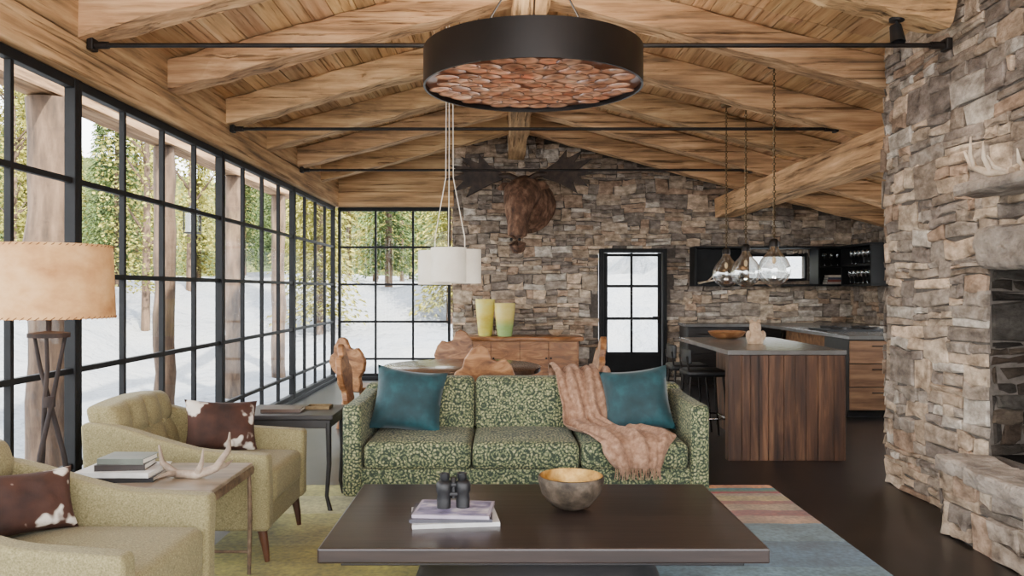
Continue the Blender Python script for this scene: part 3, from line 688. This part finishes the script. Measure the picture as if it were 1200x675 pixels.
# ------------------------------------------------------------ armchairs
def armchair(label,loc):
    a=empty('armchair',label,'armchair',loc)
    MB().rbox(-.0,0,.24,.44,.36,.075,.015,m=2).build('seat_frame',olive,a)
    MB().rbox(.10,0,.375,.36,.285,.09,.04,m=6,k=3,fn=lambda x,y,z:(x,y,z+(.025*(1-(x/.37)**2)*(1-(y/.29)**2) if z>0 else 0))).build('seat_cushion',olive,a)
    def bf(x,y,z):
        x2=x-.26*(z+.28)
        if x>0:
            x2+=.030*(abs(math.sin(y/.55*PI*3))*abs(math.sin((z+.3)/.6*PI*3)))**.6-.016+.015*(1-(y/.36)**2)
        return (x2,y*(1-.06*max(0,z)),z-.02*(y/.36)**2*(z>.2))
    bk=MB().rbox(-.30,0,.55,.075,.36,.275,.035,m=24,k=3,fn=bf).build('backrest',olive,a)
    for z in (-.1,.1):
        for y in (-.183,0,.183): MB().ball(-.30+.075-.26*(z+.28)-.004,y,.55+z,.013,6).build('tuft_button',olive,bk)
    for sg in (-1,1):
        def af(x,y,z):
            t=max(0,min(1,(.14-x)/.54)); t=t*t*(3-2*t)
            z2=z+(.13*t if z>-.1 else 0)
            fl=.02*max(0,z)/.2
            return (x-(.10*t if z>-.1 else 0)*.6,y+sg*fl+.012*sg*math.sin(x*3),z2-.03*max(0,x)/.46*(z>0))
        MB().rbox(.005,sg*.345,.385,.455,.05,.212,.024,m=12,k=3,fn=af).build('arm',olive,a)
    for x,y in ((.40,-.33),(.40,.33),(-.38,-.31),(-.38,.31)):
        s=.05 if x>0 else -.06
        MB().tube([(x,y,.18),(x+s*.4,y,.08),(x+s*.6,y,0)],[.027,.02,.013],10).build('leg',legw,a)
    return a
a1=armchair('olive tweed armchair with tufted back beside the side table, nearer the sofa',(-1.66,4.55,G))
a2=copy_thing(a1,'olive tweed armchair closest to the camera, cut by the frame edge',(-1.66,2.98,G))
pillow('throw_pillow','dark cowhide pillow on the armchair nearer the sofa',cow,.42,.31,.14,(-1.62,4.66,.485),.35,.62,.1)
pillow('throw_pillow','dark cowhide pillow on the armchair closest to the camera',cow,.34,.25,.13,(-1.80,3.10,.485),.4,.9,.05)
# end table between the chairs
et=empty('end_table','weathered wood end table on rusty metal frame between the armchairs','end table',(-1.6,3.765,0))
MB().box(-.35,.35,-.28,.28,.535,.56,c=.005).build('tabletop',tablew,et)
MB().box(-.355,.355,-.285,-.265,.505,.545,c=.004).box(-.355,.355,.265,.285,.505,.545,c=.004).box(-.355,-.335,-.265,.265,.505,.545,c=.004).box(.335,.355,-.265,.265,.505,.545,c=.004).build('frame',rust,et)
for x in (-1,1):
    for y in (-1,1): MB().tube([(x*.335,y*.265,.51),(x*.34,y*.265,.3),(x*.335,y*.265,.0)],[.010,.012,.010],8).build('leg',rust,et)
for y in (-1,1): MB().tube([(-.335,y*.265,.12),(.335,y*.265,.12)],.008).build('stretcher',rust,et)
bs=[('black book at the bottom of the end table stack',.36,.26,.022,(34,32,32)),('white book second in the end table stack',.34,.25,.022,(206,202,196)),('small dark book third in the end table stack',.22,.17,.028,(52,46,44)),('small grey green book on top of the end table stack',.21,.16,.026,(96,100,92))]
z=.56
for i,(l,w,dd,h,c) in enumerate(bs):
    book(l,-1.76+.01*i,3.74,z,w,dd,h,.1-.12*(i%2),c,'books on the end table'); z+=h
an=empty('antler','forked grey brown antler resting on the end table beside books','antler',(-1.42,3.72,.56),.1)
m=MB(); m.T=Matrix.Diagonal((1,1,1.1,1))
m.tube([(-.17,.05,.13),(-.15,.03,.06),(-.08,0,.018),(.02,-.02,.016),(.10,-.01,.04),(.15,.02,.11),(.15,.04,.18)],[.005,.013,.018,.02,.018,.013,.004],10).tube([(.02,-.02,.02),(.05,-.06,.07),(.06,-.07,.13)],[.016,.011,.003],8).tube([(-.08,0,.018),(-.10,-.06,.03),(-.14,-.10,.02)],[.015,.01,.003],8).tube([(.1,-.01,.04),(.13,.05,.04),(.15,.10,.05)],[.014,.009,.003],8).build('beam',greybone,an)

# floor lamp
fl=empty('floor_lamp','floor lamp with parchment drum shade on a dark crossed twig tripod','floor lamp',(-2.12,3.78,0))
for a in range(3):
    an=a*2*PI/3+.4; b=an+2.6
    MB().tube([(math.cos(b)*.075,math.sin(b)*.075,1.21),(math.cos(b)*.045,math.sin(b)*.045,1.06),(math.cos(an+1.5)*.018,math.sin(an+1.5)*.018,.90),(math.cos(an)*.06,math.sin(an)*.06,.66),(math.cos(an)*.16,math.sin(an)*.16,0)],[.008,.010,.011,.012,.013],8).build('leg',twig,fl)
MB().tube([(0,0,.875),(0,0,.925)],.028,10).build('binding',twig,fl)
MB().lathe([(.001,1.2),(.09,1.2),(.09,1.22),(.012,1.23),(.012,1.34),(.001,1.34)],14).build('socket',twig,fl)
shd=MB().lathe([(.285,1.29),(.272,1.63),(.268,1.63),(.281,1.29)],48,close=True).build('lamp_shade',parch,fl)
for r,z in ((.285,1.296),(.272,1.624)):
    m=MB()
    for i in range(60):
        a=i*2*PI/60
        m.tube([(math.cos(a)*(r-.003),math.sin(a)*(r-.003),z-.008),(math.cos(a+.05)*(r+.002),math.sin(a+.05)*(r+.002),z),(math.cos(a+.08)*(r-.004),math.sin(a+.08)*(r-.004),z+.007)],.002,4)
    m.build('lacing',seam,shd)
MB().tube([(-.27,0,1.6),(0,0,1.6),(.27,0,1.6)],.003,5).tube([(0,0,1.34),(0,0,1.62)],.004,5).build('spider',iron,fl)
MB().ball(.0,0,1.42,.035,8).build('bulb',bulbm,fl)
# nesting side tables by the window
def sidetable(label,x,y,hx,hy,z):
    t=empty('side_table',label,'side table',(x,y,0),0)
    MB().box(-hx,hx,-hy,hy,z-.03,z,c=.006).build('tabletop',blackw,t)
    MB().box(-hx+.02,hx-.02,-hy+.02,hy-.02,z-.085,z-.03,c=.004).build('apron',blackw,t)
    for i in (-1,1):
        for j in (-1,1): MB().tube([(i*(hx-.035),j*(hy-.035),z-.05),(i*(hx-.03),j*(hy-.035),z*.5),(i*(hx-.045),j*(hy-.035),.1),(i*(hx-.02),j*(hy-.03),0)],[.02,.017,.013,.015],8).build('leg',blackw,t)
    return t
sidetable('black wooden side table with curved legs beside the sofa arm',-1.40,5.42,.31,.25,.62)
sidetable('lower black nesting table set against the window wall',-2.12,5.42,.26,.22,.54)
book('dark leather book lying on the black side table',-1.46,5.38,.62,.26,.17,.022,.05,(70,52,40))
tr=empty('tray','small brass tray with raised rim on the black side table','tray',(-1.25,5.5,.62))
MB().box(-.08,.08,-.06,.06,0,.006).box(-.08,.08,-.06,-.053,.006,.02).box(-.08,.08,.053,.06,.006,.02).box(-.08,-.073,-.053,.053,.006,.02).box(.073,.08,-.053,.053,.006,.02).build('tray_body',brass,tr)

# ------------------------------------------------------------ dining set
dt=empty('dining_table','round dark wood dining table behind the sofa','dining table',(-.37,7.2,0))
MB().lathe([(.001,.70),(.69,.70),(.70,.71),(.70,.745),(.69,.752),(.001,.752)],64).build('tabletop',dtop,dt)
MB().lathe([(.001,.70),(.16,.70),(.09,.6),(.08,.2),(.14,.06),(.001,.06)],24).build('pedestal',iron,dt)
MB().lathe([(.001,0),(.38,0),(.38,.03),(.12,.065),(.001,.065)],36).build('base',iron,dt)
OUT=[(-.13,.42),(-.16,.50),(-.15,.58),(-.20,.64),(-.245,.72),(-.22,.80),(-.165,.83),(-.15,.90),(-.09,.985),(-.03,1.01),(.02,.985),(.05,.90),(.10,.88),(.16,.90),(.21,.84),(.245,.75),(.215,.65),(.15,.58),(.16,.50),(.13,.42)]
def dchair(label,x,y,rz):
    c=empty('dining_chair',label,'dining chair',(x,y,0),rz,'carved dining chairs')
    m=MB(); m.prism(OUT,-.25,-.195,smooth=False)
    m.v=[(a,b-.16*(z-.45),z) for a,b,z in m.v]
    o=m.build('backrest',burl,c); md=o.modifiers.new('b','BEVEL'); md.width=.012; md.segments=3; md.limit_method='ANGLE'
    m=MB(); m.lathe([(.001,.40),(.15,.40),(.225,.42),(.24,.445),(.22,.463),(.15,.455),(.001,.445)],28); m.build('seat',burl,c)
    for i in (-1,1):
        MB().tube([(i*.12,.12,.42),(i*.18,.19,0)],[.03,.019],8).build('leg',burl,c); MB().tube([(i*.12,-.13,.42),(i*.18,-.22,0)],[.03,.019],8).build('leg',burl,c)
    return c
c0=dchair('carved slab back dining chair with its back to the sofa',-.17,6.44,.08)
copy_thing(c0,'carved slab back dining chair on the far side of the round table',(-.45,8.15,0),PI+.1)
copy_thing(c0,'carved slab back dining chair on the kitchen side of the round table',(.58,7.25,0),PI/2)
copy_thing(c0,'carved slab back dining chair on the window side of the round table',(-1.14,7.1,0),-PI/2,.94)
copy_thing(c0,'carved slab back dining chair turned out near the corner windows',(-1.45,8.4,0),-.5,.94)
sb=empty('sideboard','live edge brown slab sideboard against the stone end wall','sideboard',(.25,12.4,0))
MB().box(-.88,.88,-.25,.25,.06,.66,c=.006).box(-.8,.8,-.2,.2,0,.06).build('body',redw,sb)
m=MB(); m.rbox(0,-.02,.69,.95,.29,.032,.015,m=14,fn=lambda x,y,z:(x,y+(.04*noise.noise((x*3,1,z*8)) if y<0 else 0),z)); m.build('slab_top',redw,sb)
for i in range(4):
    d=MB().box(-.86+i*.43,-.44+i*.43,-.27,-.25,.08,.64,c=.004).build('door',redw,sb); MB().ball(-.47+i*.43 if i%2==0 else -.83+i*.43,-.285,.4,.016,6).build('knob',iron,d)
def vase(label,x,y,h,r,mat,low):
    m=MB(); m.lathe([(.001,0),(r*.62,0),(r*.7,.02),(r*.8,h*.3),(r*.88,h*.55),(r*.95,h*.75),(r,h),(r*.9,h),(r*.82,h*.7),(r*.6,.03),(.001,.03)],32)
    m.c=[low if i//32 in (0,1,2,3) else (1,1,1) for i in range(len(m.c))]
    return tag(m.build('vase',mat,loc=(x,y,.722)),label,'vase','glass vases on the sideboard')
vase('tall flared yellow glass vase, left one on the sideboard',-.28,12.4,.56,.15,yglass,(.85,.9,.8)); vase('pale amber glass vase with blue green foot, right one on the sideboard',.02,12.28,.50,.16,aglass,(.45,.8,.95))
bowl([(.001,0),(.04,0),(.1,.05),(.12,.09),(.114,.09)],[(.114,.09),(.09,.05),(.001,.02)],'small_bowl','small brown bowl at the kitchen end of the sideboard',(.8,12.38,.722),ceram,ceram,24)

# ------------------------------------------------------------ moose trophy
mo=empty('moose_head','mounted brown moose head with broad dark antlers on the stone wall','trophy head',(.42,12.70,2.74),-.28)
m=MB()
m.tube([(0,.02,-.02),(0,-.1,.03),(0,-.25,.09),(0,-.42,.16),(0,-.55,.13),(0,-.66,.0),(0,-.72,-.18),(0,-.76,-.36),(0,-.78,-.52),(0,-.77,-.64),(0,-.73,-.72),(0,-.68,-.74)],
 [(.46,.40),(.42,.38),(.34,.34),(.27,.29),(.23,.27),(.19,.24),(.165,.19),(.145,.155),(.14,.14),(.125,.13),(.09,.10),(.02,.03)],40,up=(0,0,1))
for i,p in enumerate(m.v):
    d=.016*noise.noise((p[0]*14,p[1]*14,p[2]*9)); m.v[i]=(p[0]*(1+d*3),p[1]-d,p[2])
m.tube([(0,-.34,-.05),(0,-.42,-.28),(0,-.44,-.46)],[.12,.08,.015],10)
m.build('head',moosem,mo)
for sg in (-1,1):
    MB().tube([(sg*.2,-.42,.26),(sg*.31,-.44,.26),(sg*.40,-.46,.22)],[(.03,.06),(.02,.07),(.005,.02)],10,up=(0,-1,0)).build('ear',moosem,mo)
    MB().ball(sg*.225,-.60,.06,.03,8).build('eye',blk,mo); MB().ball(sg*.062,-.895,-.58,.024,8).build('nostril',blk,mo)
    m=MB()
    m.tube([(sg*.1,-.44,.36),(sg*.22,-.45,.42),(sg*.38,-.46,.42)],[.05,.045,.045],10)
    P=[(.32,.36),(.5,.30),(.66,.22),(.86,.10),(.78,.28),(1.04,.18),(.88,.36),(1.14,.36),(.88,.46),(1.10,.58),(.80,.56),(.94,.72),(.68,.62),(.68,.76),(.54,.60),(.42,.53),(.32,.46)]
    m.prism([(sg*a,b) for a,b in P],-.49,-.445)
    m.v=[(x,y-(.5*max(0,abs(x)-.4)**2),z) for x,y,z in m.v]
    m.build('antler',antm,mo)
# mantel antlers
an=empty('antler','pair of pale branching antlers resting on the stone mantel ledge','antler',(2.64,4.16,2.02),.1)
m=MB(); m.T=Matrix.Scale(.9,4)
for k in (-1,1):
    m.tube([(0,k*.05,.02),(-.03,k*.2,.03),(-.02,k*.36,.09),(0,k*.46,.2)],[.026,.024,.019,.006],8)
    m.tube([(-.03,k*.18,.03),(-.06,k*.2,.12),(-.05,k*.22,.22)],[.018,.013,.004],7); m.tube([(-.02,k*.33,.07),(-.06,k*.32,.16),(-.05,k*.33,.27)],[.017,.012,.004],7); m.tube([(0,k*.06,.02),(-.07,k*.1,.05),(-.1,k*.12,.12)],[.017,.012,.004],7)
m.build('beam',bone,an)

# ------------------------------------------------------------ outdoors
def hz(x,y):
    a=max(0,min(1,(-x-5.2)/8)); b=max(0,min(1,(y-14.5)/10)); s=max(a,b); s=s*s*(3-2*s)
    e=max(0,min(1,(x-4.6)/2)); e=e*e*(3-2*e)*b
    return -.3+1.9*s+1.5*e+.85*noise.noise((x*.17,y*.17,3))*min(1,.1+s*2)+.34*noise.noise((x*.5,y*.5,8))*min(1,.3+s)+.02*max(0,y-28)
m=MB(); m.grid(lambda a,b:(-60+90*a,-12+92*b,hz(-60+90*a,-12+92*b) if not(-3<-60+90*a<6.5 and -2<-12+92*b<13.6) else -.4),160,160)
st(m.build('snow_ground',snow))
m=MB()
m.grid(lambda a,b:(-70+120*a,70-48*max(0,(.45-a))*2*1.0,-1+b*(12+4*noise.noise((a*6,1,1)))),50,12)
st(m.build('hills',hillm,recalc=False))
for i,y in enumerate((7.67,10.3,12.9,15.5)):
    rp=.2 if i==0 else .13
    mm=MB(); mm.tube([(-4.3+R(-.02,.02),y+R(-.02,.02),-.35+3.58*k/10) for k in range(11)],[rp+R(-.012,.012) for _ in range(11)],14)
    tag(mm.build('porch_post',bark),'weathered log porch post outside the window wall, '+['nearest the camera','second from the camera','third from the camera','farthest from the camera'][i],'post','porch posts')
tag(timber('porch_beam',(-4.3,3,3.4),(-4.3,16.2,3.4),.3,.32,timY,n=20,tone=.6),'long timber porch beam resting on the log posts outside','beam')
lt=empty('porch_lantern','small black lantern hanging from the porch beam outside','lantern',(-4.3,11.2,2.2))
MB().box(-.09,.09,-.09,.09,0,.02).lathe([(.14,.3),(.03,.38),(.001,.4)],4,0,0).tube([(0,0,.38),(0,0,1.06)],.006).build('frame',steel,lt)
for i in (-1,1):
    for j in (-1,1): MB().box(i*.085-.008,i*.085+.008,j*.085-.008,j*.085+.008,.02,.3).build('corner_bar',steel,lt)
MB().box(-.07,.07,-.07,.07,.02,.28).build('pane',clear,lt)
def quadleaf(m,p,s,col):
    u=Vector((R(-1,1),R(-1,1),R(-.6,.6))).normalized(); v=u.cross(Vector((R(-1,1),R(-1,1),R(-1,1)))).normalized()
    m.add([p-u*s,p-v*s*.6,p+u*s,p+v*s*.6],[(0,1,2,3)],col=col)
def pine(h,label,mat,dens=1):
    t=empty('pine_tree',label,'tree',(0,0,0),0,label.split(' standing')[0]+'s')
    MB().tube([(0,0,-.4),(0,0,h*.5),(0,0,h*.97)],[.016*h,.01*h,.003*h],8).build('trunk',bark,t)
    m=MB(); L=int(h*4)
    for i in range(L):
        f=i/L; z=h*(.08+.91*f); r=h*.135*(1-f)**.85+.06; n=int((9+10*(1-f))*dens)
        for j in range(n):
            a=R(0,6.28); rr=r*R(.6,1.15); k=R(.55,1.3); d=Vector((math.cos(a),math.sin(a),0)); e=Vector((-d.y,d.x,0)); zz=z+R(-.1,.1)
            for q in range(4):
                c=d*rr*(.25+.75*q/3)+Vector((0,0,zz-.3*rr*(q/3)**1.4))
                for sg in (-1,1):
                    tip=c+d*R(.06,.15)+e*sg*R(.08,.17)*(1.15-q*.2)+Vector((0,0,-R(.02,.12))); wv=d*.045+Vector((0,0,R(-.02,.02)))
                    m.add([c-wv,c+wv,tip],[(0,1,2)],col=(k,k,k))
    m.build('foliage',mat,t,recalc=False); return t
def aspen(h,label):
    t=empty('aspen_tree',label,'tree',(0,0,0),0,'leafy trees outside')
    m=MB(); m.tube([(0,0,-.4),(.05,0,h*.45),(0,.05,h*.95)],[.015*h,.01*h,.003*h],8)
    for i in range(14):
        z=h*R(.25,.85); a=R(0,6.28); m.tube([(0,0,z),(math.cos(a)*h*.1,math.sin(a)*h*.1,z+h*.1)],[.006*h,.002*h],5)
    m.build('trunk',bark,t); m=MB()
    for i in range(3600):
        a=R(0,6.28); f=R(0,1); z=h*(.12+.88*f); r=h*.15*math.sin(PI*min(1,f*.9+.12))**.7*math.sqrt(R(0,1)); k=R(.6,1.35)
        quadleaf(m,Vector((math.cos(a)*r,math.sin(a)*r,z)),R(.035,.07),(k,k,k*.9))
    m.build('foliage',aspm,t,recalc=False); return t
PL='dark green pine tree standing on the snowy slope outside'; YL='yellow green conifer standing on the snowy slope outside'; AL='yellow green leafy tree among the pines outside'
protos=[pine(9,PL,pinem,2.2),pine(8,YL,aspm,1.9),aspen(8,AL),aspen(6.5,AL),pine(9,YL,aspm,1.9)]; used=set()
sites=[(-3.4,24),(-6.5,27),(-8.5,22),(-11.5,19),(-13.5,15.5),(3.6,36),(6.6,39),(-.8,29)]
tries=0
while len(sites)<62 and tries<9000:
    tries+=1; r=R(.03,.85); d=R(20,46); x,y=-r*d-.5,d*(1-.25*r)
    if all((x-a)**2+(y-b)**2>3.3**2 for a,b in sites): sites.append((x,y))
for i,(x,y) in enumerate(sites):
    k=random.choice([0,0,0,0,1,1,2,4]) if i>=5 else i
    p=protos[k]; loc=(x,y,hz(x,y)); sc=R(.85,1.1)
    if k in used: copy_thing(p,p['label'],loc,R(0,6.28),sc)
    else: used.add(k); p.location=loc; p.scale=(sc,)*3

# ------------------------------------------------------------ light
w=bpy.data.worlds.new('world'); S.world=w; w.use_nodes=True; N=w.node_tree.nodes; L=w.node_tree.links
bg=N['Background']; bg.inputs['Strength'].default_value=11
tc=N.new('ShaderNodeTexCoord'); sp=N.new('ShaderNodeSeparateXYZ'); rp=N.new('ShaderNodeValToRGB')
L.new(tc.outputs['Generated'],sp.inputs[0]); L.new(sp.outputs['Z'],rp.inputs['Fac']); L.new(rp.outputs['Color'],bg.inputs['Color'])
e=rp.color_ramp.elements; e[0].position=0; e[0].color=(.99,.975,.97,1); e[1].position=.7; e[1].color=(.84,.90,1,1)
sun=bpy.data.objects.new('sun',bpy.data.lights.new('sun','SUN')); COL.objects.link(sun); sun.data.energy=26; sun.data.angle=.03; sun.data.color=(1,.93,.80)
sun.rotation_euler=Vector((-.40,.55,-.70)).to_track_quat('-Z','Y').to_euler()
def pt(loc,e,c=(1,.84,.64),r=.04):
    l=bpy.data.objects.new('lamp_light',bpy.data.lights.new('lamp_light','POINT')); COL.objects.link(l); l.location=loc; l.data.energy=e; l.data.color=c; l.data.shadow_soft_size=r
pt((-2.12,3.78,1.5),10); pt((-.48,7.2,1.62),60)
for y in (7.04,7.86,8.55): pt((2.35,y,1.68),15,(1,.9,.76),r=.02)
# unseen fill light added inside the drum to brighten the ceiling
up=bpy.data.objects.new('drum_light',bpy.data.lights.new('drum_light','AREA')); COL.objects.link(up)
up.data.shape='DISK'; up.data.size=1.1; up.data.energy=80; up.data.color=(1,.91,.77); up.location=(.17,4.7,2.68); up.rotation_euler=(PI,0,0)
